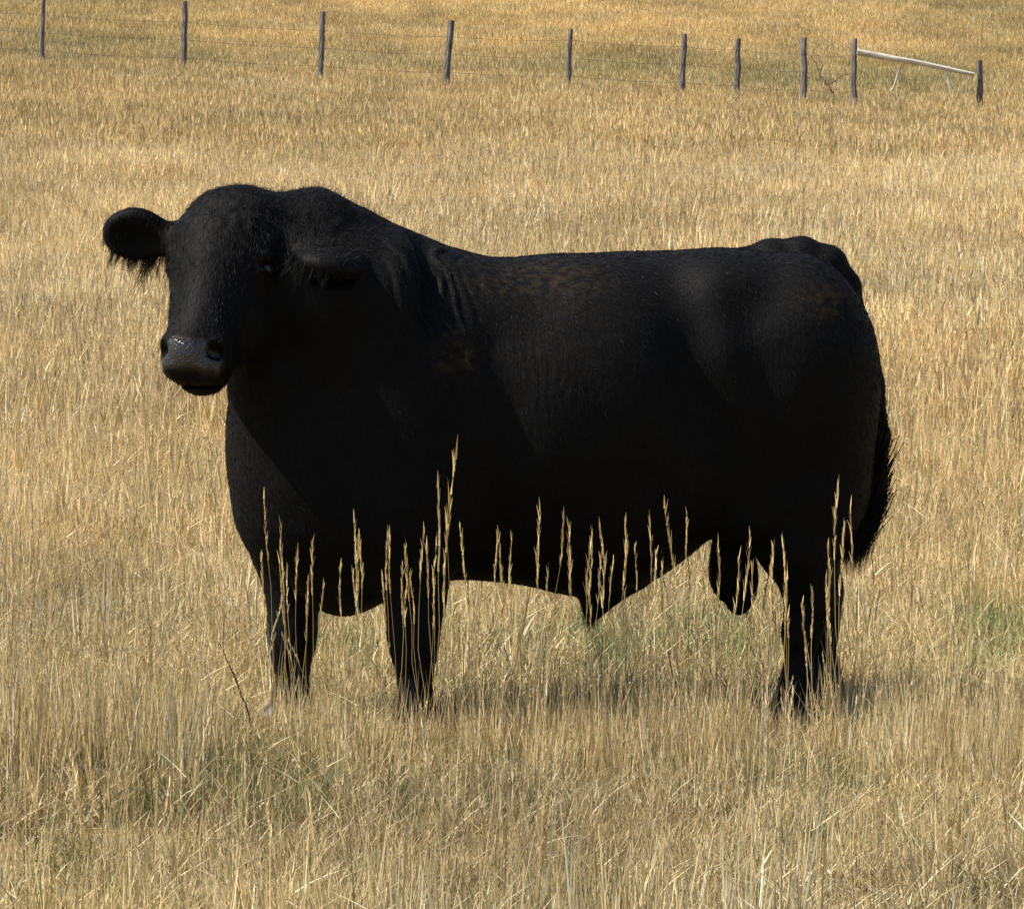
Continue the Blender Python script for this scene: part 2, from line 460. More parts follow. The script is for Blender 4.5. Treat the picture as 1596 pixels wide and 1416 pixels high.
# ---- materials of the bull
def coat_material(name, base, rough):
    m_, n, l, b = new_mat(name)
    geo = nd(n, 'ShaderNodeNewGeometry')
    d = nd(n, 'ShaderNodeAttribute', attribute_name='dirt')
    w = nd(n, 'ShaderNodeAttribute', attribute_name='wet')
    n1 = nd(n, 'ShaderNodeTexNoise'); n1.inputs['Scale'].default_value = 42; n1.inputs['Detail'].default_value = 5
    n2 = nd(n, 'ShaderNodeTexNoise'); n2.inputs['Scale'].default_value = 3.4; n2.inputs['Detail'].default_value = 4
    mp = nd(n, 'ShaderNodeMapping'); mp.inputs['Scale'].default_value = (150, 150, 32)
    n3 = nd(n, 'ShaderNodeTexNoise'); n3.inputs['Scale'].default_value = 1.0; n3.inputs['Detail'].default_value = 4
    for q in (n1, n2): l.new(geo.outputs['Position'], q.inputs['Vector'])
    l.new(geo.outputs['Position'], mp.inputs['Vector']); l.new(mp.outputs[0], n3.inputs['Vector'])
    mx = nd(n, 'ShaderNodeMix', data_type='RGBA')
    l.new(n2.outputs['Fac'], mx.inputs['Factor'])
    mx.inputs['A'].default_value = tuple(0.72 * c for c in base) + (1,)
    mx.inputs['B'].default_value = tuple(1.35 * c for c in base) + (1,)
    rmp = nd(n, 'ShaderNodeMapRange'); rmp.inputs['From Min'].default_value = .42; rmp.inputs['From Max'].default_value = .68
    l.new(n1.outputs['Fac'], rmp.inputs['Value'])
    mul = nd(n, 'ShaderNodeMath', operation='MULTIPLY'); l.new(rmp.outputs[0], mul.inputs[0]); l.new(d.outputs['Fac'], mul.inputs[1])
    mx2 = nd(n, 'ShaderNodeMix', data_type='RGBA'); l.new(mul.outputs[0], mx2.inputs['Factor'])
    l.new(mx.outputs['Result'], mx2.inputs['A']); mx2.inputs['B'].default_value = (.028, .020, .010, 1)
    mx3 = nd(n, 'ShaderNodeMix', data_type='RGBA'); l.new(w.outputs['Fac'], mx3.inputs['Factor'])
    l.new(mx2.outputs['Result'], mx3.inputs['A']); mx3.inputs['B'].default_value = (.0048, .0036, .0034, 1)
    l.new(mx3.outputs['Result'], b.inputs['Base Color'])
    rr = nd(n, 'ShaderNodeMapRange'); l.new(w.outputs['Fac'], rr.inputs['Value'])
    rr.inputs['To Min'].default_value = rough; rr.inputs['To Max'].default_value = .22
    l.new(rr.outputs[0], b.inputs['Roughness'])
    sp = nd(n, 'ShaderNodeMapRange'); l.new(w.outputs['Fac'], sp.inputs['Value'])
    sp.inputs['To Min'].default_value = .05; sp.inputs['To Max'].default_value = .6
    l.new(sp.outputs[0], b.inputs['Specular IOR Level'])
    vor = nd(n, 'ShaderNodeTexVoronoi'); vor.inputs['Scale'].default_value = 150
    l.new(geo.outputs['Position'], vor.inputs['Vector'])
    hm = nd(n, 'ShaderNodeMix'); l.new(w.outputs['Fac'], hm.inputs['Factor']); l.new(n3.outputs['Fac'], hm.inputs['A']); l.new(vor.outputs['Distance'], hm.inputs['B'])
    bp = nd(n, 'ShaderNodeBump'); bp.inputs['Strength'].default_value = .55; bp.inputs['Distance'].default_value = .004
    l.new(hm.outputs['Result'], bp.inputs['Height']); l.new(bp.outputs[0], b.inputs['Normal'])
    return m_
m_hide = coat_material('black_hide', (.0046, .0044, .0046), .60)
m_hair, n_, l_, b_ = new_mat('black_hair')
at = nd(n_, 'ShaderNodeAttribute', attribute_name='bt')
cr = nd(n_, 'ShaderNodeValToRGB'); cr.color_ramp.elements[0].color = (.0034, .0033, .0035, 1); cr.color_ramp.elements[1].color = (.0114, .0106, .0104, 1)
l_.new(at.outputs['Fac'], cr.inputs[0])
ad = nd(n_, 'ShaderNodeAttribute', attribute_name='dirt')
mxd = nd(n_, 'ShaderNodeMix', data_type='RGBA'); l_.new(ad.outputs['Fac'], mxd.inputs['Factor']); l_.new(cr.outputs[0], mxd.inputs['A'])
mxd.inputs['B'].default_value = (.030, .022, .012, 1); l_.new(mxd.outputs['Result'], b_.inputs['Base Color'])
b_.inputs['Roughness'].default_value = .6; b_.inputs['Specular IOR Level'].default_value = .085

bull = empty('bull', P(900, 1130, 0) * (1, 1, 0))
tag(bull, 'stocky black bull standing side-on in the dry pasture with its head turned', 'bull')
me = fast_mesh('body', V - np.array(bull.location), Q)
me.polygons.foreach_set('use_smooth', np.ones(len(me.polygons), bool))
add_attr(me, 'wet', wet); add_attr(me, 'dirt', dirt)
me.materials.append(m_hide)
body = bpy.data.objects.new('body', me); C.objects.link(body); body.parent = bull
ORG = np.array(bull.location)

# eyes
m_eye, n_, l_, b_ = new_mat('dark_eye')
b_.inputs['Base Color'].default_value = (.012, .008, .006, 1); b_.inputs['Roughness'].default_value = .08
def uv_ball(c, r, seg=20, rings=12):
    vs = [c + np.array((0, 0, r))]; fs = []
    for i in range(1, rings):
        a = math.pi * i / rings
        for j in range(seg):
            b2 = 2 * math.pi * j / seg
            vs.append(c + r * np.array((math.sin(a) * math.cos(b2), math.sin(a) * math.sin(b2), math.cos(a))))
    vs.append(c - np.array((0, 0, r)))
    for j in range(seg):
        k = (j + 1) % seg
        fs.append((0, 1 + j, 1 + k))
        for i in range(rings - 2):
            o = 1 + i * seg
            fs.append((o + j, o + seg + j, o + seg + k, o + k))
        o = 1 + (rings - 2) * seg
        fs.append((o + j, len(vs) - 1, o + k))
    return vs, fs
for q in (-1, 1):
    vs, fs = uv_ball(H(q * .143, -.099, .209) - ORG, .0225)
    mesh_obj('eye', vs, fs, m_eye, bull, True)

# hooves: two claws each
m_hoof, n_, l_, b_ = new_mat('dark_hoof')
b_.inputs['Base Color'].default_value = (.03, .025, .02, 1); b_.inputs['Roughness'].default_value = .55
for (hx, hy, Yd) in ((452, 1128, .02), (642, 1140, -.31), (1236, 1130, -.07), (1275, 1118, .21)):
    c0 = P(hx, hy, Yd); c0[2] = 0.0
    vs, fs = [], []
    for q in (-1, 1):
        o = len(vs)
        for zz, rx, ry, fx in ((0.0, .075, .036, -.030), (.035, .064, .034, -.018), (.075, .050, .030, 0.0)):
            for j in range(10):
                a = 2 * math.pi * j / 10
                vs.append(c0 - ORG + np.array((fx + rx * math.cos(a) * (1.0 if math.cos(a) > 0 else 1.25), q * .034 + ry * math.sin(a), zz)))
        for r_ in range(2):
            for j in range(10):
                k = (j + 1) % 10
                fs.append((o + r_ * 10 + j, o + r_ * 10 + k, o + r_ * 10 + 10 + k, o + r_ * 10 + 10 + j))
        fs.append(tuple(o + 9 - j for j in range(10))); fs.append(tuple(o + 20 + j for j in range(10)))
    mesh_obj('hoof', vs, fs, m_hoof, bull, True)

# hair: thin tapering strands
def strands(name, roots, dirs, length, width, parent, mat, droop=.3, seg=3, kind=None, origin=ORG, dirt=None):
    n = len(roots); r = np.random.default_rng(len(name) + n)
    dirs = dirs / np.linalg.norm(dirs, axis=1, keepdims=True)
    side = np.cross(dirs, r.normal(size=(n, 3))); side /= np.linalg.norm(side, axis=1, keepdims=True) + 1e-9
    Vs = []
    for i in range(seg):
        t = i / seg
        p = roots + dirs * (length * t)[:, None] + np.array((0, 0, -1.0)) * (droop * length * t * t)[:, None]
        w = (width * (1 - .6 * t))[:, None] * .5
        Vs += [p - side * w, p + side * w]
    Vs.append(roots + dirs * length[:, None] + np.array((0, 0, -1.0)) * (droop * length)[:, None])
    k = 2 * seg + 1
    A = np.stack(Vs, 1).reshape(-1, 3) - origin
    fl = []
    for i in range(seg - 1): fl += [(2*i, 2*i+1, 2*i+3), (2*i, 2*i+3, 2*i+2)]
    fl.append((2*seg-2, 2*seg-1, 2*seg))
    Fc = (np.arange(n) * k)[:, None, None] + np.array(fl)[None]
    me_ = fast_mesh(name, A, Fc.reshape(-1, 3))
    add_attr(me_, 'bt', np.repeat(r.random(n), k))
    if dirt is not None: add_attr(me_, 'dirt', np.repeat(dirt, k))
    me_.materials.append(mat)
    o = bpy.data.objects.new(name, me_); C.objects.link(o); o.parent = parent
    if kind: o['kind'] = kind
    return o

fa = np.linalg.norm(np.cross(V[Q[:, 2]] - V[Q[:, 0]], V[Q[:, 3]] - V[Q[:, 1]]), axis=1) * .5
fc = V[Q].mean(1); fn = N[Q].mean(1); fn /= np.linalg.norm(fn, axis=1, keepdims=True)
fwet = wet[Q].mean(1); fhead = on_head[Q].mean(1)
# short lying coat over the whole body
pick = rng.choice(len(Q), 130000, p=fa * (1 - fwet) / (fa * (1 - fwet)).sum())
bc = rng.dirichlet((1, 1, 1, 1), len(pick))
roots = (V[Q[pick]] * bc[:, :, None]).sum(1)
nn = fn[pick]
flow = np.tile((.55, .05, -.80), (len(pick), 1))
hd = fhead[pick] > .5
flow[hd] = hw_ * .8 + np.array((0.1, 0, -.2))
flow += rng.normal(size=flow.shape) * .22
curly = np.exp(-((proj(roots)[0] - 400) / 80) ** 2 - ((proj(roots)[1] - 330) / 50) ** 2)
flow += rng.normal(size=flow.shape) * (.7 * curly)[:, None]
flow -= nn * (flow * nn).sum(1, keepdims=True)
flow /= np.linalg.norm(flow, axis=1, keepdims=True) + 1e-6
ln = rng.uniform(.010, .020, len(pick)) * (1 + 1.0 * curly) * np.where(roots[:, 2] < .42, .6, 1)
strands('coat', roots, flow + nn * (rng.uniform(.10, .34, len(pick)) + .3 * curly)[:, None], ln, rng.uniform(.0008, .0014, len(pick)), bull, m_hair, .05, 2, 'stuff', dirt=np.clip(dirt[Q[pick]].mean(1) * (vnoise(roots, 60, 20) * 1.6 + .45), 0, 1) * rng.uniform(.3, 1, len(pick)))

# long hair hanging from the ears
for (rt, ax, sd, face, Le) in (EAR_FAR, EAR_NEAR):
    if sd[2] > 0: sd = -sd
    n = 1300
    t = rng.uniform(.12, 1.0, n)
    wid = .085 * np.sqrt(np.clip(1 - ((t - .6) / .44) ** 2, .05, 1))
    wid = np.maximum(wid, .056)
    rim = rt + ax * (L0 := (Le * t))[:, None] + sd * (wid * rng.uniform(.55, .98, n))[:, None] + face * rng.normal(0, .012, n)[:, None]
    lock = rng.normal(0, .30, (40, 3))[(t * 39).astype(int)]
    dr = sd * .9 + ax * rng.normal(.12, .14, n)[:, None] + np.array((0, 0, -.35)) + lock + rng.normal(0, .08, (n, 3)) + face * .15
    lg = rng.uniform(.4, 1, n) * rng.uniform(.030, .085, 40)[(t * 39).astype(int)] * np.where(t < .32, 2.0, np.where(t < .55, 1.5, 1.1)) * np.where(t > .85, .55, 1)
    n2 = 420                                                   # short fuzz round the whole rim and inside
    t2 = rng.uniform(0.2, 1.02, n2); s2 = rng.uniform(-1, 1, n2)
    r2 = rt + ax * (Le * t2)[:, None] + sd * (.088 * np.sqrt(np.clip(1 - ((t2 - .6) / .44) ** 2, .02, 1)) * s2)[:, None] + face * rng.normal(0, .010, n2)[:, None]
    d2 = sd * s2[:, None] + ax * (t2 - .4)[:, None] + rng.normal(0, .35, (n2, 3)) + face * .3
    n3 = 650                                                   # soft hair filling the cup
    t3 = rng.uniform(.15, .85, n3); s3 = rng.uniform(-.6, .7, n3)
    r3 = rt + ax * (Le * t3)[:, None] + sd * (.06 * s3)[:, None] + face * rng.uniform(-.002, .012, n3)[:, None]
    d3 = sd * .8 + ax * rng.normal(.3, .3, n3)[:, None] + face * rng.uniform(.2, .6, n3)[:, None] + rng.normal(0, .2, (n3, 3))
    rim, dr, lg = np.r_[rim, r3], np.r_[dr, d3], np.r_[lg, rng.uniform(.02, .05, n3)]; n += n3
    strands('ear_fringe', np.r_[rim, r2], np.r_[dr, d2], np.r_[lg, rng.uniform(.010, .024, n2)], rng.uniform(.0007, .0014, n + n2), bull, m_hair, .25, 3, None)

# whiskers on lips and chin
n = 70
wl = np.nonzero((L[:, 2] > .50) & (np.abs(L[:, 0]) < .12) & (L[:, 1] > -.22) & (on_head > .5) & (wet < .5))[0]
wi = rng.choice(wl, n)
strands('whiskers', V[wi], N[wi] + rng.normal(0, .3, (n, 3)) + np.array((0, 0, -.4)), rng.uniform(.012, .035, n), np.full(n, .0007), bull, m_hair, .2, 2, 'stuff')
# tuft at the sheath
n = 260
r0 = P(921, 955, -.01) + rng.normal(0, 1, (n, 3)) * np.array((.012, .012, .010))
strands('sheath_hair', r0, np.array((-.05, 0, -1.0)) + rng.normal(0, .16, (n, 3)), rng.uniform(.02, .055, n), rng.uniform(.001, .002, n), bull, m_hair, .1, 3, None)
# hair along the crest of the neck, the tail head and the belly edge
sel = (ux > 405) & (ux < 600) & (N[:, 2] > .55) & (V[:, 2] > 1.30)
ci = rng.choice(np.nonzero(sel)[0], 900)
strands('crest_hair', V[ci], N[ci] * .7 + np.array((.5, 0, .1)) + rng.normal(0, .25, (900, 3)), rng.uniform(.012, .032, 900), rng.uniform(.001, .0018, 900), bull, m_hair, .05, 2, None)
# tail switch: long strands down the back of the thigh
n = 5600
tp = np.array([P(1342, 520, .11), P(1360, 600, .11), P(1371, 690, .10), P(1369, 760, .09), P(1354, 815, .08)])
tt = np.sort(rng.beta(2.6, 1.3, n)) * 3.999
i = tt.astype(int); f_ = (tt - i)[:, None]
r0 = tp[i] * (1 - f_) + tp[i + 1] * f_ + rng.normal(0, 1, (n, 3)) * np.array((.022, .03, .02)) + np.array((-.012, -.02, 0))
tgt = np.stack([P(1314 + 15 * a, 870 + 24 * b_2, .07) for a, b_2 in zip(rng.normal(0, 1, 60), rng.normal(0, .6, 60))])[rng.integers(0, 60, n)]
dv = tgt - r0
ld = np.linalg.norm(dv, axis=1)
lg = np.minimum(ld * rng.uniform(.5, 1.0, n), .30)
strands('tail_switch', r0, dv + rng.normal(0, .008, (n, 3)) + np.array((.05, 0, 0)) * ld[:, None], lg, rng.uniform(.0015, .003, n), bull, m_hair, .08, 4, None)
# ------------------------------------------------------------------ the pasture ground
m_ground, n_, l_, b_ = new_mat('dry_soil_and_thatch')
geo = nd(n_, 'ShaderNodeNewGeometry')
na = nd(n_, 'ShaderNodeTexNoise'); na.inputs['Scale'].default_value = 26; na.inputs['Detail'].default_value = 8
nb = nd(n_, 'ShaderNodeTexNoise'); nb.inputs['Scale'].default_value = .5; nb.inputs['Detail'].default_value = 6
l_.new(geo.outputs['Position'], na.inputs['Vector']); l_.new(geo.outputs['Position'], nb.inputs['Vector'])
ra = nd(n_, 'ShaderNodeValToRGB')
ra.color_ramp.elements[0].position = .3; ra.color_ramp.elements[0].color = (.13, .095, .045, 1)
ra.color_ramp.elements[1].position = .72; ra.color_ramp.elements[1].color = (.40, .30, .15, 1)
l_.new(na.outputs['Fac'], ra.inputs[0])
rb = nd(n_, 'ShaderNodeValToRGB')
rb.color_ramp.elements[0].position = .35; rb.color_ramp.elements[0].color = (.78, .82, .72, 1)
rb.color_ramp.elements[1].position = .65; rb.color_ramp.elements[1].color = (1.15, 1.1, 1.0, 1)
l_.new(nb.outputs['Fac'], rb.inputs[0])
mu = nd(n_, 'ShaderNodeMix', data_type='RGBA', blend_type='MULTIPLY'); mu.inputs['Factor'].default_value = 1
l_.new(ra.outputs[0], mu.inputs['A']); l_.new(rb.outputs[0], mu.inputs['B'])
l_.new(mu.outputs['Result'], b_.inputs['Base Color']); b_.inputs['Roughness'].default_value = .95; b_.inputs['Specular IOR Level'].default_value = .1
bp = nd(n_, 'ShaderNodeBump'); bp.inputs['Strength'].default_value = .7; bp.inputs['Distance'].default_value = .03
l_.new(na.outputs['Fac'], bp.inputs['Height']); l_.new(bp.outputs[0], b_.inputs['Normal'])
gx_ = np.unique(np.concatenate([np.linspace(-600, -40, 36), np.linspace(-40, 40, 81), np.linspace(40, 600, 36)]))
gy_ = np.unique(np.concatenate([np.linspace(-60, -12, 13), np.linspace(-12, 120, 133), np.linspace(120, 260, 36), np.linspace(260, 900, 40)]))
XX, YY = np.meshgrid(gx_, gy_, indexing='ij')
GV = np.stack([XX, YY, ground_z(XX, YY)], -1).reshape(-1, 3)
ii, jj = np.meshgrid(np.arange(len(gx_) - 1), np.arange(len(gy_) - 1), indexing='ij')
a_ = (ii * len(gy_) + jj).ravel()
gm = fast_mesh('pasture_ground', GV, np.stack([a_, a_ + len(gy_), a_ + len(gy_) + 1, a_ + 1], 1))
gm.polygons.foreach_set('use_smooth', np.ones(len(gm.polygons), bool))
gm.materials.append(m_ground)
ground = bpy.data.objects.new('pasture_ground', gm); C.objects.link(ground)
tag(ground, kind='structure')

# ------------------------------------------------------------------ grass
def grass_material(name, ramp, trans=.28):
    m_ = bpy.data.materials.new(name); m_.use_nodes = True
    n, l = m_.node_tree.nodes, m_.node_tree.links
    n.clear()
    at = nd(n, 'ShaderNodeAttribute', attribute_name='bt')
    ti = nd(n, 'ShaderNodeAttribute', attribute_name='tint', attribute_type='INSTANCER')
    cr = nd(n, 'ShaderNodeValToRGB')
    while len(cr.color_ramp.elements) < len(ramp): cr.color_ramp.elements.new(.5)
    for e_, (p_, c_) in zip(cr.color_ramp.elements, ramp): e_.position = p_; e_.color = tuple(c_) + (1,)
    l.new(at.outputs['Fac'], cr.inputs[0])
    mx = nd(n, 'ShaderNodeMix', data_type='RGBA', blend_type='MULTIPLY'); mx.inputs['Factor'].default_value = 1
    l.new(cr.outputs[0], mx.inputs['A']); l.new(ti.outputs['Color'], mx.inputs['B'])
    d = nd(n, 'ShaderNodeBsdfDiffuse'); t = nd(n, 'ShaderNodeBsdfTranslucent'); g = nd(n, 'ShaderNodeBsdfGlossy'); g.inputs['Roughness'].default_value = .45
    l.new(mx.outputs['Result'], d.inputs['Color']); l.new(mx.outputs['Result'], t.inputs['Color'])
    m1 = nd(n, 'ShaderNodeMixShader'); m1.inputs[0].default_value = trans; l.new(d.outputs[0], m1.inputs[1]); l.new(t.outputs[0], m1.inputs[2])
    m2 = nd(n, 'ShaderNodeMixShader'); m2.inputs[0].default_value = .015; l.new(m1.outputs[0], m2.inputs[1]); l.new(g.outputs[0], m2.inputs[2])
    o = nd(n, 'ShaderNodeOutputMaterial'); l.new(m2.outputs[0], o.inputs['Surface'])
    return m_
RAMP_DRY = [(0, (.20, .14, .058)), (.22, (.36, .256, .112)), (.55, (.53, .398, .192)), (.82, (.67, .53, .295)), (1, (.86, .75, .51))]
RAMP_GREEN = [(0, (.10, .125, .042)), (.5, (.18, .20, .075)), (1, (.33, .32, .14))]
m_dry = grass_material('dry_grass_blade', RAMP_DRY)
m_grn = grass_material('green_grass_blade', RAMP_GREEN)

def blades(root, az, h, lean, curve, width, bt, seg=3, kink=None):
    """flat tapering blades; returns verts, quads, bt"""
    n = len(root)
    d = np.stack([np.cos(az), np.sin(az), np.zeros(n)], 1)
    fa_ = rng.uniform(0, 2 * math.pi, n)
    sd = np.stack([np.cos(fa_), np.sin(fa_), np.zeros(n)], 1)
    rows = []
    for i in range(seg + 1):
        t = i / seg
        off = lean * t + curve * t * t
        p = root + d * (h * off)[:, None]
        p[:, 2] += h * (t - .35 * np.abs(curve) * t * t)
        w = (width * (1 - t) ** .6 * .5 + width * .04)[:, None]
        rows += [p - sd * w, p + sd * w]
    A = np.stack(rows, 1).reshape(-1, 3)
    k = 2 * (seg + 1)
    q = np.array([(2*i, 2*i+1, 2*i+3, 2*i+2) for i in range(seg)])
    Fq = ((np.arange(n) * k)[:, None, None] + q[None]).reshape(-1, 4)
    return A, Fq, np.repeat(bt, k)

def merge(parts):
    Vs, Fs, Bs = [], [], []; o = 0
    for a, f, b in parts:
        Vs.append(a); Fs.append(f + o); Bs.append(b); o += len(a)
    return np.concatenate(Vs), np.concatenate(Fs), np.concatenate(Bs)

def disc(n, r):
    a = rng.uniform(0, 2 * math.pi, n); q = r * np.sqrt(rng.random(n))
    return np.stack([q * np.cos(a), q * np.sin(a), np.full(n, -.01)], 1)

def seed_stem(root, h, lean_x, lean_y, w=.0028, head=.22, bt0=.75, curve=.1):
    """one stalk with a narrow spike of spikelets"""
    n = 7
    ts = np.linspace(0, 1, n)
    L_ = np.stack([root[0] + lean_x * ts + curve * lean_x * ts**2, root[1] + lean_y * ts, root[2] + h * ts], 1)
    L_[1:, :2] += np.cumsum(rng.normal(0, .0055, (n - 1, 2)), 0) * h / .5
    r_ = w * (1 - .55 * ts)
    Vv, Ff = [], []
    for i in range(n):
        for j in range(3):
            a = 2 * math.pi * j / 3
            Vv.append(L_[i] + r_[i] * .5 * np.array((math.cos(a), math.sin(a), 0)))
    for i in range(n - 1):
        for j in range(3):
            k = (j + 1) % 3
            Ff.append((i * 3 + j, i * 3 + k, i * 3 + 3 + k, i * 3 + 3 + j))
    stem = (np.array(Vv), np.array(Ff), np.full(len(Vv), bt0 * rng.uniform(.8, 1.1)))
    ns = int(rng.integers(13, 22))
    tb = np.linspace(1 - head, .985, ns)
    pos = np.stack([np.interp(tb, ts, L_[:, d_]) for d_ in range(3)], 1)
    sl_ = h * head * .22
    sp = blades(pos, rng.uniform(0, 6.28, ns), np.full(ns, sl_) * rng.uniform(.6, 1.1, ns), rng.uniform(.04, .24, ns) + .12 * lean_x / h, rng.uniform(-.05, .08, ns),
                np.full(ns, w * 1.5), rng.uniform(.55, .95, ns) * bt0 / .75, 2)
    return stem, sp

tuft_coll = bpy.data.collections.new('grass_templates')
TUFTS = []
def tuft(name, parts, mat):
    A, Fq, B = merge(parts)
    me_ = fast_mesh(name, A, Fq); add_attr(me_, 'bt', np.clip(B, 0, 1)); me_.materials.append(mat)
    o = bpy.data.objects.new('%02d_%s' % (len(TUFTS), name), me_)
    tuft_coll.objects.link(o); TUFTS.append(name)
    return len(TUFTS) - 1
def bt_(n, lo=.0, hi=1.0): return np.clip(rng.beta(1.35, 1.3, n) * (hi - lo) + lo, 0, 1)
KIND = {}
def heads(n, rad, lo, hi, wd):
    r0 = disc(n, rad); r0[:, 2] = rng.uniform(lo, hi, n)
    return blades(r0, rng.uniform(0, 6.28, n), rng.uniform(.05, .12, n) * (wd / .016) ** .5, rng.normal(0, .25, n), rng.uniform(-.2, .3, n), rng.uniform(.5, 1, n) * wd, bt_(n, .2, .95), 2)
def add_kind(k, i): KIND.setdefault(k, []).append(i)
for v in range(5):      # dense dry near tufts
    n = 56
    add_kind('near', tuft('tuft', [blades(disc(n, .085), rng.uniform(0, 6.28, n), rng.uniform(.04, .165, n), rng.normal(0, .34, n), rng.uniform(-.5, .8, n), rng.uniform(.0028, .0062, n), bt_(n))], m_dry))
for v in range(3):      # lying thatch
    n = 26
    r0 = disc(n, .12); r0[:, 2] = rng.uniform(.005, .07, n)
    add_kind('litter', tuft('litter', [blades(r0, rng.uniform(0, 6.28, n), rng.uniform(.025, .06, n), rng.uniform(.6, 2.0, n), rng.uniform(-.8, .8, n), rng.uniform(.002, .004, n), bt_(n, .35, 1.0))], m_dry))
for v in range(3):      # broken pale straws
    n = 5
    r0 = disc(n, .12); r0[:, 2] = rng.uniform(.03, .14, n)
    add_kind('straw', tuft('straw', [blades(r0, rng.uniform(0, 6.28, n), rng.uniform(.02, .055, n), rng.uniform(.5, 2.0, n), rng.uniform(-.6, .6, n), rng.uniform(.003, .0065, n), bt_(n, .7, 1.0))], m_dry))
for v in range(3):      # upright longer blades
    n = 16
    add_kind('long', tuft('long_tuft', [blades(disc(n, .07), rng.uniform(0, 6.28, n), rng.uniform(.18, .36, n), rng.normal(0, .10, n), rng.uniform(-.05, .25, n), rng.uniform(.003, .0055, n), bt_(n, .2, 1))], m_dry))
for v in range(3):      # thin seed stems
    ps = []
    for k in range(3):
        hh = rng.uniform(.30, .52)
        ps += list(seed_stem(disc(1, .08)[0], hh, rng.normal(0, .05), rng.normal(0, .05), .0024, .20))
    add_kind('stem', tuft('stem_tuft', ps, m_dry))
for v in range(3):      # green blades among the dry ones
    n = 36
    add_kind('green', tuft('green_tuft', [blades(disc(n, .085), rng.uniform(0, 6.28, n), rng.uniform(.05, .17, n), rng.normal(0, .3, n), rng.uniform(-.1, .7, n), rng.uniform(.0025, .005, n), bt_(n))], m_grn))
for v in range(3):      # mid distance, leaves only
    n = 50
    add_kind('leaf', tuft('leaf_tuft', [blades(disc(n, .15), rng.uniform(0, 6.28, n), rng.uniform(.10, .30, n), rng.normal(0, .18, n), rng.uniform(-.1, .45, n), rng.uniform(.004, .009, n), bt_(n)), heads(5, .15, .10, .26, .010)], m_dry))
for v in range(4):      # mid distance
    n = 46
    add_kind('mid', tuft('mid_tuft', [blades(disc(n, .16), rng.uniform(0, 6.28, n), rng.uniform(.13, .36, n), rng.normal(0, .13, n), rng.uniform(-.05, .35, n), rng.uniform(.0055, .0115, n), bt_(n)), heads(16, .16, .12, .30, .009)], m_dry))
for v in range(4):      # far distance
    n = 60
    add_kind('far', tuft('far_tuft', [blades(disc(n, .30), rng.uniform(0, 6.28, n), rng.uniform(.14, .36, n), rng.normal(0, .12, n), rng.uniform(-.05, .3, n), rng.uniform(.008, .016, n), bt_(n), 2), heads(26, .30, .10, .30, .014)], m_dry))
for v in range(2):
    n = 50
    add_kind('far_green', tuft('far_green_tuft', [blades(disc(n, .30), rng.uniform(0, 6.28, n), rng.uniform(.12, .34, n), rng.normal(0, .2, n), rng.uniform(-.05, .4, n), rng.uniform(.008, .016, n), bt_(n), 2)], m_grn))

def scatter(n, y0, y1):
    """points on the pasture, evenly per square metre, inside a widened wedge in front of the camera"""
    d0, d1 = y0 - CAM_Y, y1 - CAM_Y
    D = np.sqrt(rng.random(n) * (d1 * d1 - d0 * d0) + d0 * d0)
    x = rng.uniform(-1, 1, n) * ((.145 if y1 < 12 else .215) * D + .45)
    y = D + CAM_Y
    return np.stack([x, y, ground_z(x, y)], 1)

GREEN = [(1560, 1010, 75, 60, 1.0), (330, 1270, 120, 60, .6), (960, 1040, 190, 45, .7), (1150, 1020, 70, 60, .7), (60, 1360, 90, 50, .7), (150, 1140, 110, 45, .55),
         (520, 1060, 80, 50, .4), (1240, 1230, 90, 30, .35), (480, 1230, 90, 40, .45), (860, 1190, 120, 30, .35)]
FARGREEN = [(130, 85, 170, 34, .7), (300, 105, 90, 20, .75), (620, 112, 150, 20, .55), (960, 122, 190, 28, .9), (1190, 132, 110, 26, .9), (1430, 140, 140, 32, .95), (1580, 60, 110, 60, .35), (1500, 20, 90, 40, .4), (120, 30, 200, 50, .4)]
def patch(Pp, lst):
    x, y = proj(Pp); s_ = np.zeros(len(Pp))
    for a, b, rx, ry, k in lst: s_ = np.maximum(s_, k * np.exp(-((x - a) / rx) ** 2 - ((y - b) / ry) ** 2))
    return s_
def n2(Pp, sc, seed):
    q = Pp.copy(); q[:, 2] = 3.7
    return vnoise(q, sc, seed)

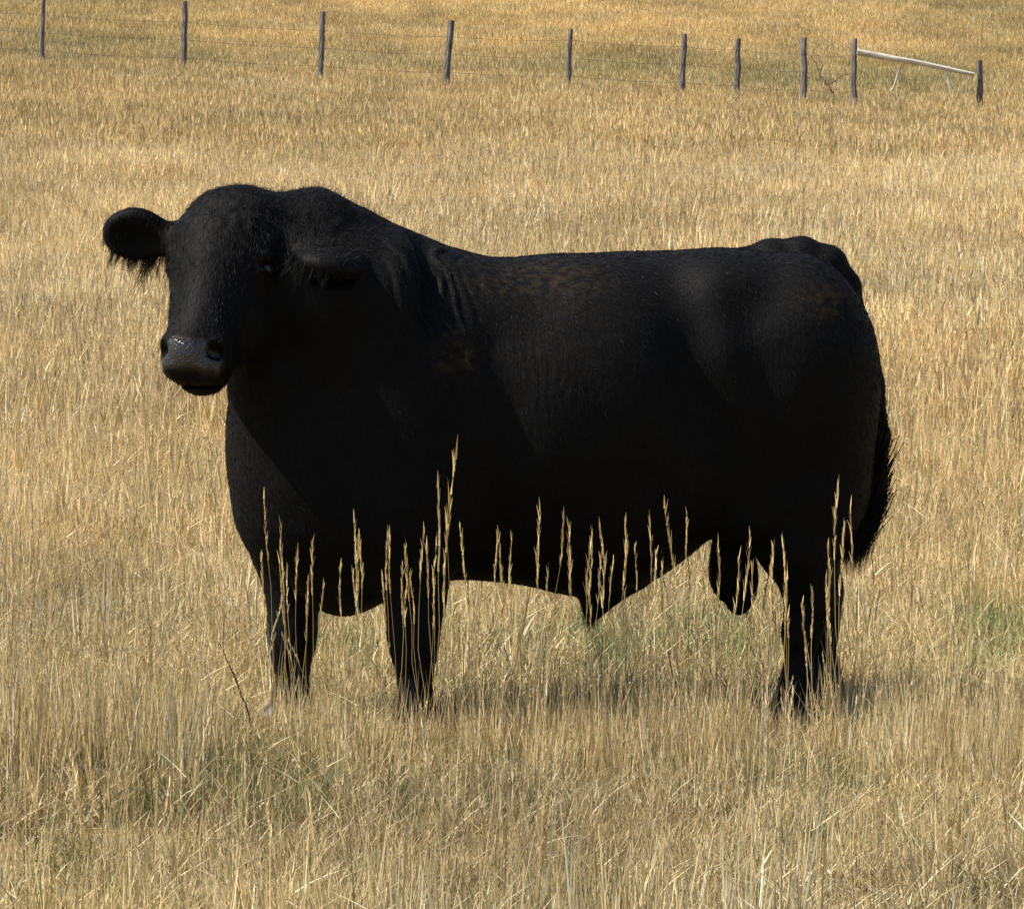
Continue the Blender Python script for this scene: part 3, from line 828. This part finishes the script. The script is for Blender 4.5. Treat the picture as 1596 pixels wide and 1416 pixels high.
def pasture(name, label_kind, n, y0, y1, kinds, smin, smax, seed, front_short=False):
    Pp = scatter(n, y0, y1)
    patchn = n2(Pp, .55, seed) + .6 * n2(Pp * (1, .35, 1), 1.9, seed + 1)
    gsel = patch(Pp, GREEN if y0 < 15 else FARGREEN)
    tint = np.ones((n, 3))
    val = np.clip(1.0 + .42 * patchn + rng.normal(0, .08, n), .5, 1.5)
    tint *= val[:, None]
    warm = n2(Pp, .9, seed + 2) * .22 + rng.normal(0, .03, n)
    tint *= np.stack([1 + warm * .5, 1 + 0 * warm, 1 - warm * .9], 1)
    if y0 >= 15:
        ol = gsel[:, None]
        tint *= np.array((.90, .86, .78))
        tint *= 1 - ol * np.array((.32, .26, .28))
        gold = (smooth01((Pp[:, 1] - 84) / 12.0) * (.2 + patch(Pp, [(800, 0, 560, 70, .9)])))[:, None]
        tint *= 1 + gold * np.array((.24, .23, .16))
    else:
        near_dull = smooth01((4.0 - Pp[:, 1]) / 5.0)[:, None]
        tint *= 1 - near_dull * np.array((.12, .10, .10))
    if y0 < 5:                                       # thin and trampled places between the clumps
        keep = rng.random(n) > np.where(n2(Pp, 1.7, seed + 9) + .6 * n2(Pp, 5.0, seed + 8) < -.18, .38, 0)
        if name == 'tall_verge_grass':                # grazed and trodden round the feet
            for fx_ in (-.66, -.30, .87): keep &= ~((np.abs(Pp[:, 0] - fx_) < .16) & (rng.random(n) < .8))
        Pp, gsel, tint, n = Pp[keep], gsel[keep], tint[keep], int(keep.sum())
    u = rng.random(n); idx = np.zeros(n, np.int32)
    cum = 0
    for k, wgt in kinds:
        s_ = (u >= cum) & (u < cum + wgt); cum += wgt
        idx[s_] = rng.choice(KIND[k], s_.sum())
    if 'leaf' in KIND and kinds[0][0] == 'mid':      # the nearer meadow shows leaves, the farther one mostly heads
        lf = (idx != -1) & np.isin(idx, KIND['mid']) & (rng.random(n) > .15 + .7 * smooth01((Pp[:, 1] - 6) / 26.0))
        idx[lf] = rng.choice(KIND['leaf'], lf.sum())
    gk = KIND['green'] if y0 < 15 else KIND['far_green']
    green = rng.random(n) < gsel * (.75 if y0 < 15 else .35) + (.07 if y0 < 5 else .02)
    idx[green] = rng.choice(gk, green.sum())
    scl = rng.uniform(smin, smax, n) * np.clip(1 + .5 * n2(Pp, .8, seed + 5), .6, 1.4)
    sz = np.stack([scl, scl, scl * rng.uniform(.8, 1.2, n)], 1)
    # keep the view of the bull clear of tall stalks other than those placed one by one
    tall = np.isin(idx, KIND['stem'] + KIND['long'])
    front = (Pp[:, 1] < -.1) & (Pp[:, 1] > -2.2) & (np.abs(Pp[:, 0] - .1) < 1.35)
    if name == 'tall_verge_grass': front[:] = False
    lim = tall & front & (rng.random(n) < .45)
    idx[lim] = rng.choice(KIND['near'], lim.sum())
    sz[tall & front] *= .62
    rot = np.stack([rng.normal(0, .06, n), rng.normal(0, .06, n), rng.uniform(0, 6.28, n)], 1)
    me_ = bpy.data.meshes.new(name); me_.vertices.add(n)
    me_.vertices.foreach_set('co', Pp.astype(np.float32).ravel())
    for nm, arr in (('rot', rot), ('scl', sz)):
        at_ = me_.attributes.new(nm, 'FLOAT_VECTOR', 'POINT'); at_.data.foreach_set('vector', arr.astype(np.float32).ravel())
    at_ = me_.attributes.new('idx', 'INT', 'POINT'); at_.data.foreach_set('value', idx.astype(np.int32))
    add_attr(me_, 'tint', tint)
    o = bpy.data.objects.new(name, me_); C.objects.link(o)
    tag(o, kind='stuff')
    md = o.modifiers.new('scatter', 'NODES'); md.node_group = SCATTER
    return o

SCATTER = bpy.data.node_groups.new('scatter_tufts', 'GeometryNodeTree')
SCATTER.interface.new_socket('Geometry', in_out='INPUT', socket_type='NodeSocketGeometry')
SCATTER.interface.new_socket('Geometry', in_out='OUTPUT', socket_type='NodeSocketGeometry')
gn, gl = SCATTER.nodes, SCATTER.links
gi, go = gn.new('NodeGroupInput'), gn.new('NodeGroupOutput')
ci_ = gn.new('GeometryNodeCollectionInfo'); ci_.inputs['Collection'].default_value = tuft_coll
ci_.inputs['Separate Children'].default_value = True; ci_.inputs['Reset Children'].default_value = True
iop = gn.new('GeometryNodeInstanceOnPoints'); iop.inputs['Pick Instance'].default_value = True
def named(nm, ty):
    q = gn.new('GeometryNodeInputNamedAttribute'); q.data_type = ty; q.inputs['Name'].default_value = nm
    return q.outputs['Attribute']
gl.new(gi.outputs[0], iop.inputs['Points']); gl.new(ci_.outputs[0], iop.inputs['Instance'])
gl.new(named('idx', 'INT'), iop.inputs['Instance Index'])
e2r = gn.new('FunctionNodeEulerToRotation'); gl.new(named('rot', 'FLOAT_VECTOR'), e2r.inputs[0]); gl.new(e2r.outputs[0], iop.inputs['Rotation'])
gl.new(named('scl', 'FLOAT_VECTOR'), iop.inputs['Scale'])
gl.new(iop.outputs[0], go.inputs[0])

pasture('pasture_grass', None, 15000, -4.2, 9, [('near', .60), ('litter', .22), ('straw', .05), ('long', .07), ('stem', .06)], .8, 1.25, 11)
pasture('verge_grass', None, 900, -.95, -.42, [('near', 1.0)], .55, .95, 17)
pasture('tall_verge_grass', None, 1900, -1.15, -.45, [('long', .8), ('stem', .2)], .65, 1.0, 18)
pasture('meadow_grass', None, 38000, 8, 34, [('mid', .86), ('stem', .14)], .75, 1.2, 21)
pasture('distant_grass', None, 90000, 32, 155, [('far', 1.0)], .7, 1.15, 31)

# ------------------------------------------------------------------ single stalks standing before the bull
m_stalk = grass_material('dry_stalk', RAMP_DRY, .2)
nn_ = m_stalk.node_tree
for q in list(nn_.nodes):
    if q.bl_idname == 'ShaderNodeAttribute' and q.attribute_name == 'tint':
        for lk in list(q.outputs['Color'].links):
            sk = lk.to_socket; nn_.links.remove(lk); sk.default_value = (1.0, .97, .9, 1)
STALKS = []
# tip x, tip y, foot x (pixels) and depth
def stalk(tx, ty, fx, Yd, label, group=None, head=.24, w=.0032, bt0=.78):
    tip = P(tx, ty, Yd); foot = P(fx, 1130 + 37 * -Yd / .45, Yd); foot[2] = float(ground_z(foot[0], Yd)) - .01
    foot[0] += rng.normal(0, .022)
    h = tip[2] - foot[2]
    o = empty('grass_stalk', foot)
    STALKS.append((tx, ty, o))
    tag(o, label, 'grass stalk', group)
    bt0 = bt0 * rng.uniform(.62, 1.05); w = w * rng.uniform(.72, .98)
    st_, sp_ = seed_stem(np.zeros(3), h, (tip[0] - foot[0]) / 1.1, rng.normal(0, .02), w, head, bt0)
    for nm, (a, f, b) in (('stem', st_), ('seed_head', sp_)):
        me_ = fast_mesh(nm, a, f); add_attr(me_, 'bt', np.clip(b, 0, 1)); me_.materials.append(m_stalk)
        q = bpy.data.objects.new(nm, me_); C.objects.link(q); q.parent = o
    return o
G1 = "stalks before the bull's foremost leg"
G2 = "stalks before the bull's chest and nearer foreleg"
G3 = "stalks before the bull's belly"
G4 = "stalks before the bull's hind leg"
S1 = 'dry grass stalk standing before the foremost leg of the bull'
S2 = 'dry grass stalk standing before the chest and the nearer foreleg of the bull'
S3 = 'dry grass stalk standing before the belly of the bull'
S4 = 'dry grass stalk standing before the hind leg of the bull'
for tx, ty, fx in ((445, 817, 455), (463, 854, 452), (452, 880, 446), (437, 860, 452), (470, 930, 460), (428, 930, 433), (420, 863, 412), (433, 905, 440), (478, 900, 474)): stalk(tx, ty, fx, rng.uniform(-.75, -.45), S1, G1)
stalk(418, 770, 445, -.6, "tallest grass stalk before the bull's foremost leg, bending left at its tip", w=.0036)
stalk(505, 844, 452, -.6, "grass stalk leaning right across the bull's foremost leg", w=.003)
for tx, ty, fx in ((562, 800, 575), (584, 831, 594), (602, 826, 615), (613, 826, 625), (535, 858, 527), (541, 881, 548), (553, 888, 560), (638, 851, 652), (652, 827, 664), (649, 889, 655), (566, 840, 572), (505, 908, 520), (699, 880, 690), (618, 880, 628), (630, 905, 622), (661, 850, 668), (674, 900, 664), (681, 840, 676), (597, 900, 606)):
    stalk(tx, ty, fx, rng.uniform(-.95, -.6), S2, G2)
stalk(669, 752, 684, -.75, "second tallest stalk before the bull's nearer foreleg, left of the tallest", w=.0038, head=.30)
stalk(711, 710, 682, -.75, "tallest dry grass stalk of all, leaning right before the bull's nearer foreleg", w=.0042, head=.34)
stalk(701, 800, 710, -.72, "bare grass stalk crossing under the tallest one at the bull's elbow", w=.003, head=.1)
for tx, ty, fx in ((725, 820, 742), (759, 827, 757), (770, 840, 776), (797, 836, 800), (806, 885, 809), (790, 885, 792), (835, 793, 839), (832, 851, 834), (855, 881, 857), (870, 798, 880), (883, 815, 888),
                   (887, 849, 890), (901, 912, 904), (923, 851, 930), (928, 829, 933), (941, 863, 936), (957, 869, 955), (977, 811, 981), (986, 842, 984), (993, 845, 1000), (1011, 806, 1007), (1034, 863, 1021), (1067, 800, 1062), (1043, 869, 1042)):
    stalk(tx, ty, fx, rng.uniform(-1.0, -.5), S3, G3, rng.uniform(.2, .3))
stalk(934, 818, 936, -.6, "thick frayed seed stalk before the bull's sheath", w=.0042, head=.34, bt0=.85)
stalk(1035, 786, 1048, -.8, "tallest grass stalk before the bull's flank, behind the sheath", w=.0036, head=.3)
for tx, ty, fx in ((1128, 851, 1134), (1147, 865, 1138), (1159, 831, 1152), (1170, 880, 1180), (1195, 881, 1200), (1206, 847, 1208), (1221, 842, 1240), (1237, 892, 1226), (1225, 919, 1243), (1264, 937, 1250), (1275, 847, 1284), (1291, 892, 1286), (1284, 900, 1300), (1300, 915, 1318), (1270, 920, 1262)):
    stalk(tx, ty, fx, rng.uniform(-.7, -.4), S4, G4, rng.uniform(.24, .34), w=.0038)
stalk(1296, 821, 1306, -.5, "pale thick seed stalk before the rear edge of the bull's hind leg", w=.0042, head=.3)
stalk(1304, 756, 1330, -.6, "tall grass stalk before the bull's thigh and tail, leaning left", w=.0036, head=.28)
stalk(1336, 788, 1345, -.6, "tall grass stalk before the bull's tail switch", w=.0034, head=.26)

# every stalk of a row gets its own words: its size and its place in the row
ORD = 'first second third fourth fifth sixth seventh eighth ninth tenth eleventh twelfth thirteenth fourteenth fifteenth sixteenth seventeenth eighteenth nineteenth twentieth'.split()
ORD += ['twenty-' + q for q in ORD[:9]]
for G_, where in ((G1, "before the bull's foremost leg"), (G2, "before the bull's chest and nearer foreleg"), (G3, "before the bull's belly"), (G4, "before the bull's hind leg")):
    row = sorted([q for q in STALKS if q[2].get('group') == G_], key=lambda q: q[0])
    ys_ = sorted(q[1] for q in row)
    for i_, (tx, ty, o) in enumerate(row):
        size = 'short' if ty > ys_[int(len(row) * .66)] else ('tall' if ty < ys_[int(len(row) * .33)] else 'middling')
        o['label'] = '%s seed stalk %s, %s from the left' % (size, where, ORD[i_])
# ------------------------------------------------------------------ fence
m_post, n_, l_, b_ = new_mat('weathered_post_wood')
tc = nd(n_, 'ShaderNodeNewGeometry'); mp = nd(n_, 'ShaderNodeMapping'); mp.inputs['Scale'].default_value = (38, 38, 5)
nz = nd(n_, 'ShaderNodeTexNoise'); nz.inputs['Scale'].default_value = 1; nz.inputs['Detail'].default_value = 6
l_.new(tc.outputs['Position'], mp.inputs[0]); l_.new(mp.outputs[0], nz.inputs['Vector'])
cr = nd(n_, 'ShaderNodeValToRGB'); cr.color_ramp.elements[0].position = .35; cr.color_ramp.elements[0].color = (.055, .046, .042, 1)
cr.color_ramp.elements[1].position = .7; cr.color_ramp.elements[1].color = (.19, .16, .13, 1)
l_.new(nz.outputs['Fac'], cr.inputs[0]); l_.new(cr.outputs[0], b_.inputs['Base Color']); b_.inputs['Roughness'].default_value = .9
bp = nd(n_, 'ShaderNodeBump'); bp.inputs['Strength'].default_value = .6; bp.inputs['Distance'].default_value = .01
l_.new(nz.outputs['Fac'], bp.inputs['Height']); l_.new(bp.outputs[0], b_.inputs['Normal'])
m_rail, n_, l_, b_ = new_mat('bleached_rail_wood')
tc = nd(n_, 'ShaderNodeNewGeometry'); mp = nd(n_, 'ShaderNodeMapping'); mp.inputs['Scale'].default_value = (4, 30, 30)
nz = nd(n_, 'ShaderNodeTexNoise'); nz.inputs['Scale'].default_value = 1; nz.inputs['Detail'].default_value = 5
l_.new(tc.outputs['Position'], mp.inputs[0]); l_.new(mp.outputs[0], nz.inputs['Vector'])
cr = nd(n_, 'ShaderNodeValToRGB'); cr.color_ramp.elements[0].position = .3; cr.color_ramp.elements[0].color = (.40, .34, .26, 1)
cr.color_ramp.elements[1].position = .7; cr.color_ramp.elements[1].color = (.60, .55, .46, 1)
l_.new(nz.outputs['Fac'], cr.inputs[0]); l_.new(cr.outputs[0], b_.inputs['Base Color']); b_.inputs['Roughness'].default_value = .8
m_wire, n_, l_, b_ = new_mat('rusty_wire')
b_.inputs['Base Color'].default_value = (.10, .08, .065, 1); b_.inputs['Metallic'].default_value = .6; b_.inputs['Roughness'].default_value = .6
m_twig, n_, l_, b_ = new_mat('dead_twig')
b_.inputs['Base Color'].default_value = (.15, .095, .055, 1); b_.inputs['Roughness'].default_value = .9

def tube(pts, rad, sides=9, rough=0.0, seed=0, cap=True):
    pts = np.asarray(pts, float); r = np.random.default_rng(seed)
    rad = np.broadcast_to(np.asarray(rad, float), (len(pts),))
    vs, fs = [], []
    T = np.gradient(pts, axis=0); T /= np.linalg.norm(T, axis=1, keepdims=True)
    up = np.array((0, 0, 1.0)) if abs(T[0][2]) < .8 else np.array((0, 1.0, 0))
    lob = 1 + rough * r.normal(size=sides)
    for p, t, q in zip(pts, T, rad):
        a = np.cross(up, t); a /= np.linalg.norm(a); b = np.cross(t, a)
        for j in range(sides):
            th = 2 * math.pi * j / sides
            vs.append(p + q * lob[j] * (1 + rough * .5 * r.normal()) * (a * math.cos(th) + b * math.sin(th)))
    for i in range(len(pts) - 1):
        for j in range(sides):
            k = (j + 1) % sides
            fs.append((i * sides + j, i * sides + k, (i + 1) * sides + k, (i + 1) * sides + j))
    if cap:
        fs.append(tuple(range(sides - 1, -1, -1))); fs.append(tuple((len(pts) - 1) * sides + j for j in range(sides)))
    return vs, fs

FY = 77.0
posts = [(68, -8, .045, .3), (288, 2, .062, 0.), (503, 18, .055, .0), (702, 32, .065, .0), (889, 45, .055, .2), (1067, 53, .060, .1), (1151, 60, .055, .1), (1253, 59, .070, .0)]
fence = empty('wire_fence', (0, FY, float(ground_z(0, FY))))
tag(fence, 'old wire fence on thin weathered wooden posts crossing the far pasture', 'fence')
FO = np.array(fence.location)
tops = []
for i, (xp, ty, rr, ln_) in enumerate(posts):
    t_ = P(xp, ty, FY + ln_)
    g_ = float(ground_z(t_[0], FY))
    h_ = t_[2] - g_
    lx = rng.normal(0, .02) + .02
    zz = np.linspace(-.25, h_, 7)
    pts = [(t_[0] - lx * (h_ - z_) + rng.normal(0, .006), FY + ln_ + rng.normal(0, .006), g_ + z_) for z_ in zz]
    vs, fs = tube(np.array(pts) - FO, np.linspace(rr * 1.05, rr * .9, 7), 9, .10, i)
    mesh_obj('fence_post', vs, fs, m_post, fence)
    tops.append((t_[0], FY + ln_ - rr, g_, h_))
# brace: two stout posts, a pale rail sloping between them, two pale stays hanging from it
brace = empty('fence_brace', (P(1332, 100, FY)[0], FY, float(ground_z(P(1332, 100, FY)[0], FY))))
tag(brace, 'end brace of the fence with a pale pole sloping between two posts', 'fence brace')
BO = np.array(brace.location)
for i, (xp, ty, rr) in enumerate(((1331, 60, .068), (1528, 94, .066))):
    t_ = P(xp, ty, FY); g_ = float(ground_z(t_[0], FY))
    zz = np.linspace(-.25, t_[2] - g_, 7)
    vs, fs = tube(np.array([(t_[0] + rng.normal(0, .008), FY, g_ + z_) for z_ in zz]) - BO, np.linspace(rr * 1.05, rr * .92, 7), 9, .10, 40 + i)
    mesh_obj('brace_post', vs, fs, m_post, brace)
    if i == 0: tops.append((t_[0], FY - rr, g_, t_[2] - g_))
ra_, rb_ = P(1336, 80, FY - .09), P(1519, 116, FY - .09)
vs, fs = tube([ra_ + (rb_ - ra_) * t + np.array((0, 0, .004 * math.sin(t * 3.1) + rng.normal(0, .006))) - BO for t in np.linspace(0, 1, 10)], np.linspace(.062, .036, 10), 9, .08, 51)
mesh_obj('rail', vs, fs, m_rail, brace)
for a, b in (((1404, 105), (1390, 143)), ((1476, 111), (1482, 149))):
    pa, pb = P(*a, FY - .10), P(*b, FY - .14)
    vs, fs = tube([pa + (pb - pa) * t + rng.normal(0, .008, 3) - BO for t in np.linspace(0, 1, 5)], np.linspace(.024, .018, 5), 6, .1, 60)
    mesh_obj('stay', vs, fs, m_rail, brace)
# wires
for fr in (.93, .66, .38):
    pts = []
    for (x0, y0_, g0, h0), (x1, y1_, g1, h1) in zip(tops[:-1], tops[1:]):
        for t in np.linspace(0, 1, 6)[:-1]:
            pts.append((x0 + (x1 - x0) * t, y0_ + (y1_ - y0_) * t, (g0 + 1.25 * fr) * (1 - t) + (g1 + 1.25 * fr) * t - .03 * math.sin(math.pi * t)))
    pts.append((tops[-1][0], tops[-1][1], tops[-1][2] + 1.25 * fr))
    x0, y0_, g0, h0 = tops[0]
    pts = [(x0 - 14, y0_ + 1.0, float(ground_z(x0 - 14, FY)) + 1.25 * fr)] + pts
    vs, fs = tube(np.array(pts) - FO, .0029, 5, 0, 0)
    mesh_obj('wire', vs, fs, m_wire, fence)
# dead branch caught in the fence beside the brace
def twig(name, paths, label, cat, mat):
    base = np.array(paths[0][0][0])
    o = empty(name, base); tag(o, label, cat)
    for k, (pl, r0, r1) in enumerate(paths):
        pl = np.asarray(pl)
        t = np.linspace(0, 1, 3 * len(pl)); tk = np.linspace(0, 1, len(pl))
        pp = np.stack([np.interp(t, tk, pl[:, d_]) for d_ in range(3)], 1) + rng.normal(0, r0 * .5, (len(t), 3))
        vs, fs = tube(pp - base, np.linspace(r0, r1, len(t)), 6, .1, k)
        mesh_obj('stem' if k == 0 else 'side_shoot', vs, fs, mat, o)
    return o
Yb = FY - .15
twig('dead_branch', [([P(1300, 150, Yb), P(1290, 131, Yb), P(1277, 118, Yb), P(1272, 100, Yb), P(1262, 86, Yb)], .016, .007),
                     ([P(1290, 131, Yb), P(1303, 126, Yb), P(1309, 119, Yb), P(1322, 116, Yb)], .015, .010),
                     ([P(1277, 118, Yb), P(1280, 106, Yb), P(1284, 100, Yb)], .012, .006)],
     'dark dead branch tangled in the fence wires beside the brace', 'branch', m_twig)
# dark weed stem and pale weed in the near grass
m_weed, n_, l_, b_ = new_mat('dark_dry_weed'); b_.inputs['Base Color'].default_value = (.07, .052, .028, 1); b_.inputs['Roughness'].default_value = .9
Yw = -.45
twig('weed_stem', [([P(396, 1165, Yw), P(384, 1100, Yw), P(366, 1055, Yw), P(341, 1000, Yw)], .0032, .0016),
                   ([P(372, 1070, Yw), P(364, 1046, Yw)], .002, .001)], "dark dry weed stem leaning left in front of the bull's chest", 'weed', m_weed)
Yw = .1
twig('dark_stalk', [([P(1062, 1110, Yw), P(1052, 1060, Yw), P(1040, 1015, Yw)], .0028, .0014)], 'short dark weed stalk in the grass under the belly', 'weed', m_weed)
m_fluff = grass_material('bleached_leaf', [(0, (.62, .55, .43)), (1, (.82, .77, .68))], .3)
for q in list(m_fluff.node_tree.nodes):
    if q.bl_idname == 'ShaderNodeAttribute' and q.attribute_name == 'tint':
        for lk in list(q.outputs['Color'].links):
            sk = lk.to_socket; m_fluff.node_tree.links.remove(lk); sk.default_value = (1, 1, 1, 1)
def leafy(name, foot, parts, mat, label, cat):
    A, Fq, B = merge(parts)
    me_ = fast_mesh(name, A, Fq); add_attr(me_, 'bt', np.clip(B, 0, 1)); me_.materials.append(mat)
    o = bpy.data.objects.new(name, me_); o.location = tuple(map(float, foot)); C.objects.link(o)
    return tag(o, label, cat)
ft = P(2, 1165, -.35); ft[2] = 0
n = 34
r0 = disc(n, .03); r0[:, 2] = rng.uniform(.08, .135, n)
leafy('pale_weed', ft, [blades(r0, rng.uniform(0, 6.28, n), rng.uniform(.015, .04, n), rng.uniform(.2, 1.4, n), rng.uniform(-.5, .5, n), rng.uniform(.006, .012, n), bt_(n)),
                        blades(disc(5, .01), rng.uniform(0, 6.28, 5), rng.uniform(.10, .14, 5), rng.normal(0, .1, 5), rng.normal(0, .1, 5), np.full(5, .003), bt_(5))],
      m_fluff, 'pale crumpled weed head in the grass at the left edge', 'weed')
def tussock(fx, fy, Yd, n, spread, hmin, hmax, label, wd=.004):
    ft = P(fx, fy, Yd); ft[2] = float(ground_z(ft[0], Yd))
    az = rng.uniform(0, 6.28, n)
    ps = [blades(disc(n, .06), az, rng.uniform(hmin, hmax, n), np.abs(rng.normal(0, spread, n)), rng.uniform(0, .22, n), rng.uniform(wd * .6, wd, n), bt_(n, .55, 1.0), 5)]
    for k in range(int(n / 5)):
        ps += list(seed_stem(disc(1, .05)[0], rng.uniform(hmin, hmax) * 1.15, rng.normal(0, spread * .3), rng.normal(0, .05), .003, .2, .85))
    return leafy('grass_tussock', ft, ps, m_stalk, label, 'grass tussock')
tussock(1468, 1165, -.25, 40, .22, .20, .44, 'bleached grass tussock fanning out to the right of the hind leg')
tussock(1290, 1160, -.42, 34, .16, .10, .30, "pale grass tussock round the bull's hind foot", .0032)
tussock(455, 1160, -.40, 34, .20, .08, .22, "tangled pale tussock round the bull's foremost foot", .0032)
tussock(650, 1170, -.60, 26, .16, .08, .24, "grass tussock before the bull's nearer forefoot", .0032)
tussock(1400, 1160, -.5, 30, .20, .14, .34, 'loose grass tussock just left of the bleached tussock, right of the hind leg', .0035)
tussock(1560, 1165, -.45, 34, .16, .14, .32, 'pale grass tussock at the right edge beside the green patch', .0035)
tussock(830, 1165, -.5, 30, .18, .12, .28, 'grass tussock in the shade below the front of the belly', .0035)
tussock(1185, 1360, -2.0, 22, .16, .12, .26, 'pale grass tussock low on the right in the foreground')
tussock(1010, 1150, -.2, 26, .12, .2, .36, 'bleached upright tussock in the grass below the belly')
